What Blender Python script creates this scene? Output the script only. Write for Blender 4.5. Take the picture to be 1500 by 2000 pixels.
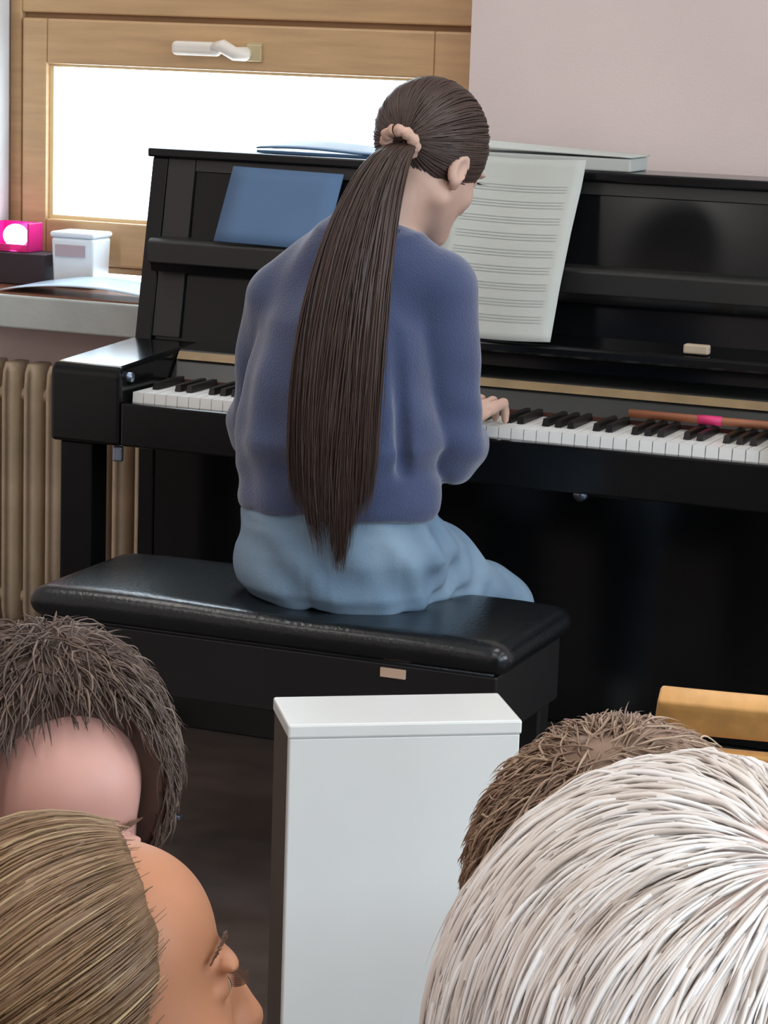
import bpy, math, random
import numpy as np
from mathutils import Matrix, Vector

random.seed(4); rng = np.random.default_rng(7)
for o in list(bpy.data.objects): bpy.data.objects.remove(o)
scn = bpy.context.scene
COL = scn.collection

# ------------------------------------------------------------------ camera
TH, PH, RO, CAMH, FPX = math.radians(22), math.radians(11), 0.033, 1.42, 4880.0
fw = np.array([-math.sin(TH)*math.cos(PH), math.cos(TH)*math.cos(PH), -math.sin(PH)])
r0 = np.cross(fw, [0, 0, 1]); r0 /= np.linalg.norm(r0); u0 = np.cross(r0, fw)
cr = math.cos(RO)*r0 + math.sin(RO)*u0; cu = -math.sin(RO)*r0 + math.cos(RO)*u0
cam = bpy.data.cameras.new('camera'); co = bpy.data.objects.new('camera', cam); COL.objects.link(co)
cam.sensor_fit = 'HORIZONTAL'; cam.sensor_width = 36; cam.lens = 36*FPX/1500; cam.clip_end = 200; cam.clip_start = 0.05
co.matrix_world = Matrix(((cr[0], cu[0], -fw[0], 0), (cr[1], cu[1], -fw[1], 0), (cr[2], cu[2], -fw[2], CAMH), (0, 0, 0, 1)))
scn.camera = co

# ------------------------------------------------------------------ world, light, exposure
world = bpy.data.worlds.new('sky'); scn.world = world; world.use_nodes = True
bg = world.node_tree.nodes['Background']
bg.inputs[0].default_value = (0.72, 0.87, 1.0, 1); bg.inputs[1].default_value = 10.5
scn.view_settings.view_transform = 'Standard'; scn.view_settings.look = 'None'
scn.view_settings.gamma = 1; scn.view_settings.use_curve_mapping = False
scn.view_settings.exposure = 0.0

def portal(name, loc, rot, sx, sy):
    l = bpy.data.lights.new(name, 'AREA'); l.shape = 'RECTANGLE'; l.size = sx; l.size_y = sy
    l.cycles.is_portal = True
    o = bpy.data.objects.new(name, l); COL.objects.link(o); o.location = loc; o.rotation_euler = rot
    return o
portal('daylight_back_window', (-2.34, 5.02, 1.70), (math.radians(-90), 0, 0), 1.2, 1.5)
portal('daylight_side_window', (2.94, 0.9, 1.75), (0, math.radians(90), 0), 1.8, 1.8)
portal('daylight_side_window_near', (2.94, -1.6, 1.75), (0, math.radians(90), 0), 1.8, 1.8)
portal('daylight_side_window_far', (2.94, 3.3, 1.75), (0, math.radians(90), 0), 1.8, 1.8)

for lx in (-3.0, -0.9, 1.3):  # unseen area lights under the ceiling, added as fill for the darker left
    for ly in (-1.6, 1.0, 3.2):
        l = bpy.data.lights.new('ceiling_fill', 'AREA'); l.shape = 'RECTANGLE'; l.size = 0.35; l.size_y = 1.3; l.energy = 13; l.color = (1.0, 0.96, 0.91)
        o = bpy.data.objects.new('ceiling_fill', l); COL.objects.link(o); o.location = (lx, ly, 2.97)

# ------------------------------------------------------------------ materials
def lin(c):
    return tuple(((v/255)/12.92 if v/255 <= 0.04045 else ((v/255+0.055)/1.055)**2.4) for v in c)
def mat(name, rgb, rough=0.6, metal=0.0, var=0.0, scale=8.0, bump=0.0, bscale=60.0, spec=0.5, stretch=None, rgb2=None, coat=0.0, sheen=0.0, trans=0.0, sss=0.0, emit=None, estr=0.0, island=None):
    m = bpy.data.materials.new(name); m.use_nodes = True
    nt = m.node_tree; b = nt.nodes['Principled BSDF']
    c = lin(rgb); b.inputs['Base Color'].default_value = (*c, 1)
    b.inputs['Roughness'].default_value = rough; b.inputs['Metallic'].default_value = metal
    b.inputs['Specular IOR Level'].default_value = spec
    b.inputs['Coat Weight'].default_value = coat; b.inputs['Coat Roughness'].default_value = 0.05
    b.inputs['Sheen Weight'].default_value = sheen
    b.inputs['Transmission Weight'].default_value = trans
    if sss: b.inputs['Subsurface Weight'].default_value = sss; b.inputs['Subsurface Radius'].default_value = (0.012, 0.005, 0.003)
    if emit: b.inputs['Emission Color'].default_value = (*lin(emit), 1); b.inputs['Emission Strength'].default_value = estr
    tc = nt.nodes.new('ShaderNodeTexCoord'); mp = nt.nodes.new('ShaderNodeMapping')
    nt.links.new(tc.outputs['Object'], mp.inputs['Vector'])
    if stretch: mp.inputs['Scale'].default_value = stretch
    if island:
        g = nt.nodes.new('ShaderNodeNewGeometry'); cr_ = nt.nodes.new('ShaderNodeValToRGB')
        nt.links.new(g.outputs['Random Per Island'], cr_.inputs['Fac'])
        el = cr_.color_ramp.elements
        while len(el) < len(island): el.new(0.5)
        for i, (p, cc) in enumerate(island): el[i].position = p; el[i].color = (*lin(cc), 1)
        nt.links.new(cr_.outputs['Color'], b.inputs['Base Color'])
    elif var > 0 or rgb2:
        n = nt.nodes.new('ShaderNodeTexNoise'); n.inputs['Scale'].default_value = scale; n.inputs['Detail'].default_value = 5
        nt.links.new(mp.outputs['Vector'], n.inputs['Vector'])
        cr_ = nt.nodes.new('ShaderNodeValToRGB'); nt.links.new(n.outputs['Fac'], cr_.inputs['Fac'])
        c2 = lin(rgb2) if rgb2 else tuple(v*(1-var) for v in c)
        c1 = c if rgb2 else tuple(min(1, v*(1+var)) for v in c)
        cr_.color_ramp.elements[0].position = 0.35; cr_.color_ramp.elements[1].position = 0.65
        cr_.color_ramp.elements[0].color = (*c2, 1); cr_.color_ramp.elements[1].color = (*c1, 1)
        nt.links.new(cr_.outputs['Color'], b.inputs['Base Color'])
    if bump > 0:
        n2 = nt.nodes.new('ShaderNodeTexNoise'); n2.inputs['Scale'].default_value = bscale; n2.inputs['Detail'].default_value = 4
        nt.links.new(mp.outputs['Vector'], n2.inputs['Vector'])
        bp = nt.nodes.new('ShaderNodeBump'); bp.inputs['Strength'].default_value = bump; bp.inputs['Distance'].default_value = 0.01
        nt.links.new(n2.outputs['Fac'], bp.inputs['Height']); nt.links.new(bp.outputs['Normal'], b.inputs['Normal'])
    return m
def glass_mat(name):
    m = bpy.data.materials.new(name); m.use_nodes = True; nt = m.node_tree; nt.nodes.clear()
    out = nt.nodes.new('ShaderNodeOutputMaterial'); mx = nt.nodes.new('ShaderNodeMixShader'); mx.inputs[0].default_value = 0.05
    t = nt.nodes.new('ShaderNodeBsdfTransparent'); g = nt.nodes.new('ShaderNodeBsdfGlossy'); g.inputs['Roughness'].default_value = 0.02
    nt.links.new(t.outputs[0], mx.inputs[1]); nt.links.new(g.outputs[0], mx.inputs[2]); nt.links.new(mx.outputs[0], out.inputs[0])
    return m

M = {}
M['wall'] = mat('pink_plaster', (214, 196, 190), 0.9, var=0.04, scale=2.5, bump=0.04, bscale=180)
M['reveal'] = mat('white_plaster', (220, 222, 224), 0.85, var=0.03, bump=0.1, bscale=150)
M['ceil'] = mat('ceiling_paint', (232, 230, 226), 0.9, var=0.02, bump=0.1)
M['floor'] = mat('brown_linoleum', (74, 62, 56), 0.45, var=0.15, scale=14, bump=0.05)
M['winwood'] = mat('varnished_oak', (192, 156, 114), 0.45, var=0.08, scale=5, stretch=(1, 8, 12), bump=0.05, bscale=40)
M['winwood_dark'] = mat('oak_rebate', (150, 112, 74), 0.5, var=0.1, scale=5, stretch=(1, 8, 12))
M['gasket'] = mat('pane_seal', (232, 208, 160), 0.5, var=0.03)
M['glass'] = glass_mat('window_glass')
M['handle'] = mat('white_plastic', (226, 218, 206), 0.35, var=0.03)
M['brass_old'] = mat('cream_metal', (196, 180, 140), 0.35, metal=0.3, var=0.05)
M['sillwood'] = mat('sill_wood', (120, 76, 52), 0.45, var=0.15, scale=6, stretch=(1, 9, 9))
M['sillfront'] = mat('sill_grey', (178, 182, 178), 0.6, var=0.05, scale=12, bump=0.08)
M['radiator'] = mat('radiator_beige', (194, 174, 148), 0.55, var=0.12, scale=9, bump=0.12, bscale=90)
M['black'] = mat('black_lacquer', (15, 16, 17), 0.16, var=0.2, scale=3, spec=0.35)
M['black_soft'] = mat('black_lacquer_dull', (34, 34, 32), 0.38, var=0.15, scale=4)
M['brass'] = mat('aged_brass', (132, 110, 78), 0.42, metal=0.25, var=0.12, scale=20)
M['chrome'] = mat('worn_steel', (150, 165, 185), 0.3, metal=0.9, var=0.08)
M['ivory'] = mat('key_white', (236, 236, 232), 0.3, var=0.02)
M['ebony'] = mat('key_black', (20, 18, 17), 0.35, var=0.1)
M['felt'] = mat('felt_brown', (70, 34, 26), 0.9, var=0.1)
M['leather'] = mat('black_leatherette', (18, 22, 24), 0.24, var=0.15, scale=20, bump=0.08, bscale=140)
M['bench_wood'] = mat('bench_black_wood', (16, 17, 18), 0.4, var=0.15)
M['tag'] = mat('beige_tag', (200, 170, 146), 0.7, var=0.04)
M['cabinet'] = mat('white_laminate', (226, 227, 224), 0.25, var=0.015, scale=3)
M['cab_shade'] = mat('cabinet_shaded_side', (66, 56, 46), 0.55, var=0.1)  # shade on the cabinet side, put into the colour
M['chairwood'] = mat('honey_beech', (205, 152, 88), 0.45, var=0.12, scale=5, stretch=(9, 1, 9))
M['steel'] = mat('grey_tube', (90, 92, 94), 0.4, metal=0.8, var=0.05)
M['paper'] = mat('paper_white', (180, 182, 175), 0.85, var=0.02, scale=5)
M['print'] = mat('music_print', (169, 171, 165), 0.9, var=0.03)
M['bluecard'] = mat('blue_card', (80, 108, 142), 0.7, var=0.04)
M['bluefolder'] = mat('navy_folder', (52, 84, 116), 0.35, var=0.06)
M['skin'] = mat('skin_pale', (192, 156, 138), 0.5, var=0.05, scale=10, sss=0.15, bump=0.03, bscale=200)
M['skin_hand'] = M['skin']
M['skin_pink'] = mat('skin_pink', (212, 160, 146), 0.5, var=0.04, scale=12, sss=0.15)
M['skin_tan'] = mat('skin_tan', (190, 130, 95), 0.5, var=0.05, scale=9, sss=0.15, bump=0.03, bscale=220)
M['scalp'] = mat('scalp_pink', (226, 200, 190), 0.55, var=0.06, scale=14, sss=0.1)
M['sweat'] = mat('blue_sweatshirt', (56, 67, 100), 0.95, var=0.07, scale=14, bump=0.3, bscale=320, sheen=0.5)
M['rib'] = mat('blue_rib_knit', (52, 63, 96), 0.95, var=0.06, scale=30, bump=0.4, bscale=120, stretch=(6, 6, 0.3))
M['denim'] = mat('pale_denim', (128, 150, 168), 0.9, rgb2=(104, 128, 150), scale=7, bump=0.12, bscale=260)
M['shoe'] = mat('shoe_white', (210, 208, 202), 0.6, var=0.05)
M['scrunchie'] = mat('scrunchie_beige', (196, 160, 142), 0.85, var=0.1, scale=60, bump=0.3, bscale=90)
M['hair_girl'] = mat('hair_dark_brown', (58, 44, 38), 0.55, coat=0.12, island=[(0, (52, 37, 31)), (0.5, (60, 42, 34)), (1, (70, 49, 39))])
M['hair_girl_core'] = mat('hair_dark_brown_core', (50, 37, 31), 0.6, var=0.15, scale=20, stretch=(6, 6, 0.4), bump=0.2, bscale=60)
M['hair_blond'] = mat('hair_dark_blond', (130, 100, 70), 0.42, island=[(0, (112, 84, 59)), (0.5, (128, 98, 70)), (0.85, (146, 116, 84)), (1, (184, 158, 120))])
M['hair_blond_core'] = mat('hair_dark_blond_core', (118, 88, 62), 0.6, var=0.15, scale=12)
M['hair_dark'] = mat('hair_brown_frizzy', (80, 62, 52), 0.5, island=[(0, (76, 58, 50)), (0.7, (94, 75, 65)), (1, (128, 108, 94))])
M['hair_dark_core'] = mat('hair_brown_core', (88, 69, 60), 0.65, var=0.15, scale=16)
M['hair_brown'] = mat('hair_mid_brown', (116, 90, 70), 0.5, island=[(0, (126, 98, 80)), (0.7, (148, 120, 98)), (1, (184, 158, 133))])
M['hair_brown_core'] = mat('hair_mid_brown_core', (134, 106, 87), 0.65, var=0.18, scale=14)
M['hair_grey'] = mat('hair_silver', (214, 206, 200), 0.5, island=[(0, (190, 176, 165)), (0.25, (222, 210, 201)), (0.7, (232, 224, 218)), (1, (244, 241, 239))])
M['brow'] = mat('brow_brown', (98, 66, 48), 0.7, var=0.1)
M['eyewhite'] = mat('eye_white', (228, 222, 216), 0.25, var=0.02)
M['iris'] = mat('iris_brown', (70, 50, 36), 0.25, var=0.05)
M['shirt_grey'] = mat('pale_grey_shirt', (190, 192, 188), 0.9, var=0.06, bump=0.2, bscale=200)
M['shirt_teal'] = mat('dusty_teal_shirt', (96, 116, 120), 0.9, var=0.06, bump=0.2, bscale=200)
M['shirt_sand'] = mat('sand_cardigan', (170, 150, 124), 0.9, var=0.06, bump=0.3, bscale=200)
M['shirt_navy'] = mat('navy_shirt', (50, 56, 76), 0.9, var=0.06, bump=0.2, bscale=200)
M['trouser'] = mat('dark_trousers', (46, 46, 50), 0.9, var=0.08)
M['pinkglass'] = mat('pink_cube_glass', (226, 40, 140), 0.2, var=0.05, trans=0.25)
M['glow'] = mat('lantern_bulb', (255, 210, 245), 0.3, emit=(255, 190, 240), estr=6.0, var=0.01)  # emission imitates window light shining through the pink glass
M['boxdark'] = mat('dark_purple_card', (48, 38, 44), 0.6, var=0.1)
M['tub'] = mat('white_plastic_tub', (234, 244, 250), 0.3, var=0.03)
M['tublabel'] = mat('tub_label', (170, 164, 176), 0.5, rgb2=(196, 170, 176), scale=6)
M['bluepaper'] = mat('glossy_pale_blue_paper', (206, 230, 250), 0.2, var=0.04, scale=5)
M['stick'] = mat('stick_wood', (150, 92, 62), 0.5, var=0.12, scale=6, stretch=(1, 9, 9))
M['pinkrubber'] = mat('pink_rubber', (214, 52, 110), 0.5, var=0.05)
M['eraser'] = mat('eraser_tan', (178, 160, 138), 0.7, var=0.05)

# ------------------------------------------------------------------ helpers
def tag(o, label=None, cat=None, group=None, kind=None):
    if label: o['label'] = label
    if cat: o['category'] = cat
    if group: o['group'] = group
    if kind: o['kind'] = kind
    return o
def empty(name, loc=(0, 0, 0)):
    o = bpy.data.objects.new(name, None); COL.objects.link(o); o.location = loc; o.empty_display_size = 0.05
    return o
def link_mesh(name, me, m, parent=None, smooth=False):
    o = bpy.data.objects.new(name, me); COL.objects.link(o)
    if m is not None and not me.materials: me.materials.append(m)
    if smooth: me.polygons.foreach_set('use_smooth', [True]*len(me.polygons))
    if parent is not None:
        o.parent = parent; o.matrix_parent_inverse = Matrix.Identity(4)
        o.location = -Vector(wloc(parent)) if not isinstance(parent, tuple) else (0, 0, 0)
    return o
def wloc(o):
    v = Vector(o.location); p = o.parent
    while p is not None: v = v + Vector(p.location); p = p.parent
    return v
def mesh(name, V, Fc, m, parent=None, smooth=False):
    me = bpy.data.meshes.new(name); me.from_pydata([tuple(map(float, v)) for v in V], [], Fc); me.update()
    return link_mesh(name, me, m, parent, smooth)
def bevel(o, w=0.004, seg=2):
    b = o.modifiers.new('bevel', 'BEVEL'); b.width = w; b.segments = seg; b.limit_method = 'ANGLE'
    return o
def box(name, lo, hi, m, parent=None, bev=0.0, seg=2):
    (x0, y0, z0), (x1, y1, z1) = lo, hi
    V = [(x0, y0, z0), (x1, y0, z0), (x1, y1, z0), (x0, y1, z0), (x0, y0, z1), (x1, y0, z1), (x1, y1, z1), (x0, y1, z1)]
    Fc = [(0, 3, 2, 1), (4, 5, 6, 7), (0, 1, 5, 4), (1, 2, 6, 5), (2, 3, 7, 6), (3, 0, 4, 7)]
    o = mesh(name, V, Fc, m, parent)
    if bev: bevel(o, bev, seg)
    return o
def boxes(name, lst, m, parent=None, bev=0.0):
    V = []; Fc = []
    for (x0, y0, z0), (x1, y1, z1) in lst:
        k = len(V)
        V += [(x0, y0, z0), (x1, y0, z0), (x1, y1, z0), (x0, y1, z0), (x0, y0, z1), (x1, y0, z1), (x1, y1, z1), (x0, y1, z1)]
        Fc += [tuple(k+i for i in f) for f in ((0, 3, 2, 1), (4, 5, 6, 7), (0, 1, 5, 4), (1, 2, 6, 5), (2, 3, 7, 6), (3, 0, 4, 7))]
    o = mesh(name, V, Fc, m, parent)
    if bev: bevel(o, bev)
    return o
def prism(name, prof, x0, x1, m, parent=None, bev=0.0):
    """profile in (y,z), extruded along x"""
    n = len(prof); V = [(x0, y, z) for y, z in prof] + [(x1, y, z) for y, z in prof]
    Fc = [tuple(range(n)), tuple(range(2*n-1, n-1, -1))] + [(i+n, (i+1) % n+n, (i+1) % n, i) for i in range(n)]
    a = sum(prof[i][0]*prof[(i+1) % n][1]-prof[(i+1) % n][0]*prof[i][1] for i in range(n))
    if a > 0: Fc = [tuple(reversed(f)) for f in Fc]
    o = mesh(name, V, Fc, m, parent)
    if bev: bevel(o, bev)
    return o
def tube(name, pts, rad, m, parent=None, seg=10, caps=True):
    pts = [np.array(p, float) for p in pts]; n = len(pts)
    rads = rad if hasattr(rad, '__len__') else [rad]*n
    V = []; Fc = []; ref = np.array([0.13, 0.21, 0.97])
    for i in range(n):
        t = pts[min(i+1, n-1)]-pts[max(i-1, 0)]; t /= np.linalg.norm(t)
        a = np.cross(t, ref)
        if np.linalg.norm(a) < 0.1: a = np.cross(t, [1, 0, 0])
        a /= np.linalg.norm(a); b = np.cross(t, a)
        for j in range(seg):
            th = 2*math.pi*j/seg; V.append(pts[i]+rads[i]*(math.cos(th)*a+math.sin(th)*b))
    for i in range(n-1):
        for j in range(seg):
            k = (j+1) % seg; Fc.append((i*seg+j, i*seg+k, (i+1)*seg+k, (i+1)*seg+j))
    if caps: Fc += [tuple(range(seg-1, -1, -1)), tuple(range((n-1)*seg, n*seg))]
    return mesh(name, V, Fc, m, parent, True)
def sheet(name, fn, nu, nv, thick, m, parent=None):
    """curved sheet with thickness; fn(u,v)->xyz"""
    P = np.array([[fn(i/nu, j/nv) for j in range(nv+1)] for i in range(nu+1)], float)
    du = np.gradient(P, axis=0); dv = np.gradient(P, axis=1); N = np.cross(du, dv); N /= np.linalg.norm(N, axis=2, keepdims=True)+1e-12
    A = (P+N*thick/2).reshape(-1, 3); B = (P-N*thick/2).reshape(-1, 3); K = len(A); V = np.vstack([A, B]); Fc = []
    w = nv+1
    for i in range(nu):
        for j in range(nv):
            a, b, c, d = i*w+j, (i+1)*w+j, (i+1)*w+j+1, i*w+j+1
            Fc += [(a, b, c, d), (K+d, K+c, K+b, K+a)]
    rim = [i*w for i in range(nu+1)] + [nu*w+j for j in range(1, w)] + [i*w+nv for i in range(nu-1, -1, -1)] + [j for j in range(nv-1, 0, -1)]
    for a, b in zip(rim, rim[1:]+rim[:1]): Fc.append((a, K+a, K+b, b))
    return mesh(name, V, Fc, m, parent, True)

# ---------------- signed-distance volumes (smooth-union bodies) -> surface nets
class Vol:
    def __init__(s, lo, hi, h):
        s.h = h; s.lo = np.array(lo, float); n = np.ceil((np.array(hi)-s.lo)/h).astype(int)+1
        s.n = n; s.f = np.full(n, 0.06, np.float32)
        s.ax = [(s.lo[i]+h*np.arange(n[i])).astype(np.float32) for i in range(3)]
    def op(s, fn, blo, bhi, k=0.01, mode='u'):
        m = k+3*s.h
        i0 = np.clip(np.floor((np.array(blo)-m-s.lo)/s.h).astype(int), 0, s.n); i1 = np.clip(np.ceil((np.array(bhi)+m-s.lo)/s.h).astype(int)+1, 0, s.n)
        if np.any(i1 <= i0): return s
        sl = tuple(slice(a, b) for a, b in zip(i0, i1))
        X, Y, Z = np.meshgrid(s.ax[0][sl[0]], s.ax[1][sl[1]], s.ax[2][sl[2]], indexing='ij', sparse=True)
        d = fn(X, Y, Z); a = s.f[sl]
        if mode == 's':
            h = np.clip(0.5-0.5*(a+d)/k, 0, 1); s.f[sl] = a*(1-h)+(-d)*h+k*h*(1-h)
        elif mode == 'i':
            s.f[sl] = np.maximum(a, d)
        else:
            h = np.clip(0.5+0.5*(d-a)/k, 0, 1); s.f[sl] = d*(1-h)+a*h-k*h*(1-h)
        return s
    def ell(s, c, r, R=None, k=0.01, mode='u'):
        c = np.array(c, float); r = np.array(r, float); R = np.eye(3) if R is None else R
        e = np.sqrt(((R*r)**2).sum(1))
        def fn(X, Y, Z):
            dx, dy, dz = X-c[0], Y-c[1], Z-c[2]
            q = [(R[0, i]*dx+R[1, i]*dy+R[2, i]*dz)/r[i] for i in range(3)]
            k0 = np.sqrt(q[0]**2+q[1]**2+q[2]**2)+1e-6
            k1 = np.sqrt((q[0]/r[0])**2+(q[1]/r[1])**2+(q[2]/r[2])**2)+1e-6
            return k0*(k0-1)/k1
        return s.op(fn, c-e, c+e, k, mode)
    def cone(s, a, b, ra, rb, k=0.01, mode='u'):
        a = np.array(a, float); b = np.array(b, float); ba = b-a; L = ba@ba+1e-12; rm = max(ra, rb)
        def fn(X, Y, Z):
            dx, dy, dz = X-a[0], Y-a[1], Z-a[2]
            t = np.clip((dx*ba[0]+dy*ba[1]+dz*ba[2])/L, 0, 1)
            return np.sqrt((dx-t*ba[0])**2+(dy-t*ba[1])**2+(dz-t*ba[2])**2)-(ra+(rb-ra)*t)
        return s.op(fn, np.minimum(a, b)-rm, np.maximum(a, b)+rm, k, mode)
    def chain(s, pts, rads, k=0.01):
        for i in range(len(pts)-1): s.cone(pts[i], pts[i+1], rads[i], rads[i+1], k)
        return s
    def loft(s, tab, k=0.01, off=(0, 0, 0), ex=2.0, mode='u'):
        """tab rows: z, cx, cy, rx, ry"""
        T = np.array(tab, float)
        def fn(X, Y, Z):
            z = Z-off[2]; g = [np.interp(z, T[:, 0], T[:, i]).astype(np.float32) for i in range(1, 5)]
            dx = np.abs(X-off[0]-g[0])/g[2]; dy = np.abs(Y-off[1]-g[1])/g[3]
            d = ((dx**ex+dy**ex)**(1/ex)-1)*np.minimum(g[2], g[3])
            return np.maximum(d, np.maximum(T[0, 0]-z, z-T[-1, 0]))
        lo = np.array([np.min(T[:, 1]-T[:, 3]), np.min(T[:, 2]-T[:, 4]), T[0, 0]])+off
        hi = np.array([np.max(T[:, 1]+T[:, 3]), np.max(T[:, 2]+T[:, 4]), T[-1, 0]])+off
        return s.op(fn, lo, hi, k, mode)
    def wob(s, amp, freq, seed=0):
        r = np.random.default_rng(seed); X, Y, Z = np.meshgrid(*s.ax, indexing='ij', sparse=True); acc = 0
        for i in range(5):
            w = r.normal(size=3)*freq; ph = r.uniform(0, 6.28, 1)[0]; acc = acc+np.sin(w[0]*X+w[1]*Y+w[2]*Z+ph)/(1+0.4*i)
        s.f += (amp*acc/2).astype(np.float32); return s
    def mesh(s, name, m, parent=None, T=None, smooth=2):
        f = s.f; neg = f < 0; n = s.n
        cnt = np.zeros(n-1, np.int8)
        offs = [(i, j, k) for i in (0, 1) for j in (0, 1) for k in (0, 1)]
        sub = lambda A, o: A[o[0]:n[0]-1+o[0], o[1]:n[1]-1+o[1], o[2]:n[2]-1+o[2]]
        for o in offs: cnt += sub(neg, o)
        act = (cnt > 0) & (cnt < 8); I = np.argwhere(act); idx = np.full(n-1, -1, np.int64); idx[act] = np.arange(len(I))
        val = {o: f[I[:, 0]+o[0], I[:, 1]+o[1], I[:, 2]+o[2]].astype(float) for o in offs}
        P = np.zeros((len(I), 3)); W = np.zeros(len(I))
        for o in offs:
            for a in range(3):
                if o[a] == 0:
                    o2 = list(o); o2[a] = 1; o2 = tuple(o2); va, vb = val[o], val[o2]; x = (va < 0) != (vb < 0)
                    t = np.where(x, va/np.where(va == vb, 1, va-vb), 0); p = np.tile(np.array(o, float), (len(I), 1)); p[:, a] += t
                    P[x] += p[x]; W += x
        P = s.lo+(I+P/W[:, None])*s.h
        quads = []
        for a in range(3):
            b, c = (a+1) % 3, (a+2) % 3
            s0 = [slice(1, -1)]*3; s0[a] = slice(0, -1); s1 = list(s0); s1[a] = slice(1, None)
            A, B = neg[tuple(s0)], neg[tuple(s1)]; d = A != B; E = np.argwhere(d); E[:, b] += 1; E[:, c] += 1
            sg = A[d]
            def cell(db, dc):
                e = E.copy(); e[:, b] -= db; e[:, c] -= dc; return idx[e[:, 0], e[:, 1], e[:, 2]]
            q = np.stack([cell(1, 1), cell(0, 1), cell(0, 0), cell(1, 0)], 1); q[~sg] = q[~sg][:, ::-1]; quads.append(q)
        Q = np.vstack(quads); Q = Q[(Q >= 0).all(1)]
        ed = np.vstack([Q[:, [0, 1]], Q[:, [1, 2]], Q[:, [2, 3]], Q[:, [3, 0]]])
        for _ in range(smooth):
            acc = np.zeros_like(P); c_ = np.zeros(len(P))
            for ax in range(3):
                acc[:, ax] = np.bincount(ed[:, 0], P[ed[:, 1], ax], len(P))+np.bincount(ed[:, 1], P[ed[:, 0], ax], len(P))
            c_ = np.bincount(ed[:, 0], minlength=len(P))+np.bincount(ed[:, 1], minlength=len(P))
            P = 0.5*P+0.5*acc/np.maximum(c_, 1)[:, None]
        if T is not None: P = P@T[0].T+T[1]
        return fastmesh(name, P, Q, m, parent)
def fastmesh(name, P, Q, m, parent=None):
    me = bpy.data.meshes.new(name); k = Q.shape[1]
    me.vertices.add(len(P)); me.vertices.foreach_set('co', np.ascontiguousarray(P, np.float32).ravel())
    me.loops.add(Q.size); me.loops.foreach_set('vertex_index', np.ascontiguousarray(Q, np.int32).ravel())
    me.polygons.add(len(Q)); me.polygons.foreach_set('loop_start', np.arange(0, Q.size, k, dtype=np.int32))
    me.update(calc_edges=True); me.validate()
    return link_mesh(name, me, m, parent, True)

# ---------------- hair strands: (N,S,3) centre lines -> thin three-sided ribbons joined in one mesh
def strands(name, P, width, centre, m, parent=None, flat=0.5, root=0.12):
    N, S, _ = P.shape
    t = np.gradient(P, axis=1); t /= np.linalg.norm(t, axis=2, keepdims=True)+1e-9
    rad = P-centre if np.ndim(centre) == 1 else centre
    rad = rad/(np.linalg.norm(rad, axis=2, keepdims=True)+1e-9)
    sd = np.cross(t, rad); sd /= np.linalg.norm(sd, axis=2, keepdims=True)+1e-9
    up = np.cross(sd, t)
    w = np.asarray(width)
    prof = np.interp(np.linspace(0, 1, S), [0, 0.22, 0.7, 1], [root, 1, 0.9, 0.12])
    w = (w.reshape(-1, 1) if w.ndim else np.full((N, 1), float(w)))*prof[None, :]; w = w[:, :, None]
    V = np.stack([P+sd*w, P-sd*w, P+up*w*flat*2], 2).reshape(-1, 3)
    base = (np.arange(N)[:, None]*S+np.arange(S-1)[None, :])*3
    Q = []
    for j in range(3):
        k = (j+1) % 3
        Q.append(np.stack([base+j, base+k, base+3+k, base+3+j], 2).reshape(-1, 4))
    return fastmesh(name, V, np.vstack(Q), m, parent)
def slerp(a, b, t):
    dt = np.clip((a*b).sum(-1, keepdims=True), -0.9999, 0.9999); om = np.arccos(dt); so = np.sin(om)
    return np.sin((1-t)*om)/so*a+np.sin(t*om)/so*b
def unit(v): v = np.asarray(v, float); return v/np.linalg.norm(v, axis=-1, keepdims=True)
def smooth_noise(N, S, amp, r):
    """per-strand low-frequency wander"""
    t = np.linspace(0, 1, S); a = r.normal(size=(N, 3, 3)); ph = r.uniform(0, 6.28, (N, 3, 3))
    out = np.zeros((N, S, 3))
    for q in range(3): out += a[:, None, :, q]*np.sin(t[None, :, None]*(2+2.5*q)+ph[:, None, :, q])/(1+q)
    return amp*out*np.minimum(1, t*4)[None, :, None]

# ------------------------------------------------------------------ room
WY = 4.76                                   # inner face of the window wall
NX0, NX1, NZ0, NZ1 = -2.920, -1.770, 0.80, 2.45   # window niche
GY = 4.93                                   # window plane
tag(box('floor', (-4.2, -3.5, -0.1), (2.9, 5.2, 0.0), M['floor']), kind='structure')
tag(box('ceiling', (-4.2, -3.5, 3.0), (2.9, 5.2, 3.1), M['ceil']), kind='structure')
tag(boxes('wall_back', [((-4.2, WY, 0), (NX0, WY+0.3, 3.0)), ((NX1, WY, 0), (2.9, WY+0.3, 3.0)), ((NX0, WY, 0), (NX1, WY+0.3, NZ0)), ((NX0, WY, NZ1), (NX1, WY+0.3, 3.0))], M['wall']), kind='structure')
tag(box('wall_left', (-4.4, -3.5, 0), (-4.2, 5.06, 3.0), M['wall']), kind='structure')
tag(box('wall_front', (-4.4, -3.7, 0), (3.1, -3.5, 3.0), M['wall']), kind='structure')
wr = [((2.9, -3.5, 0), (3.1, 5.06, 0.85)), ((2.9, -3.5, 2.65), (3.1, 5.06, 3.0))]
ys = [-3.5, -2.5, -0.7, 0.0, 1.8, 2.4, 4.2, 5.06]
for i in range(0, 8, 2): wr.append(((2.9, ys[i], 0.85), (3.1, ys[i+1], 2.65)))
tag(boxes('wall_right', wr, M['wall']), kind='structure')
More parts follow.
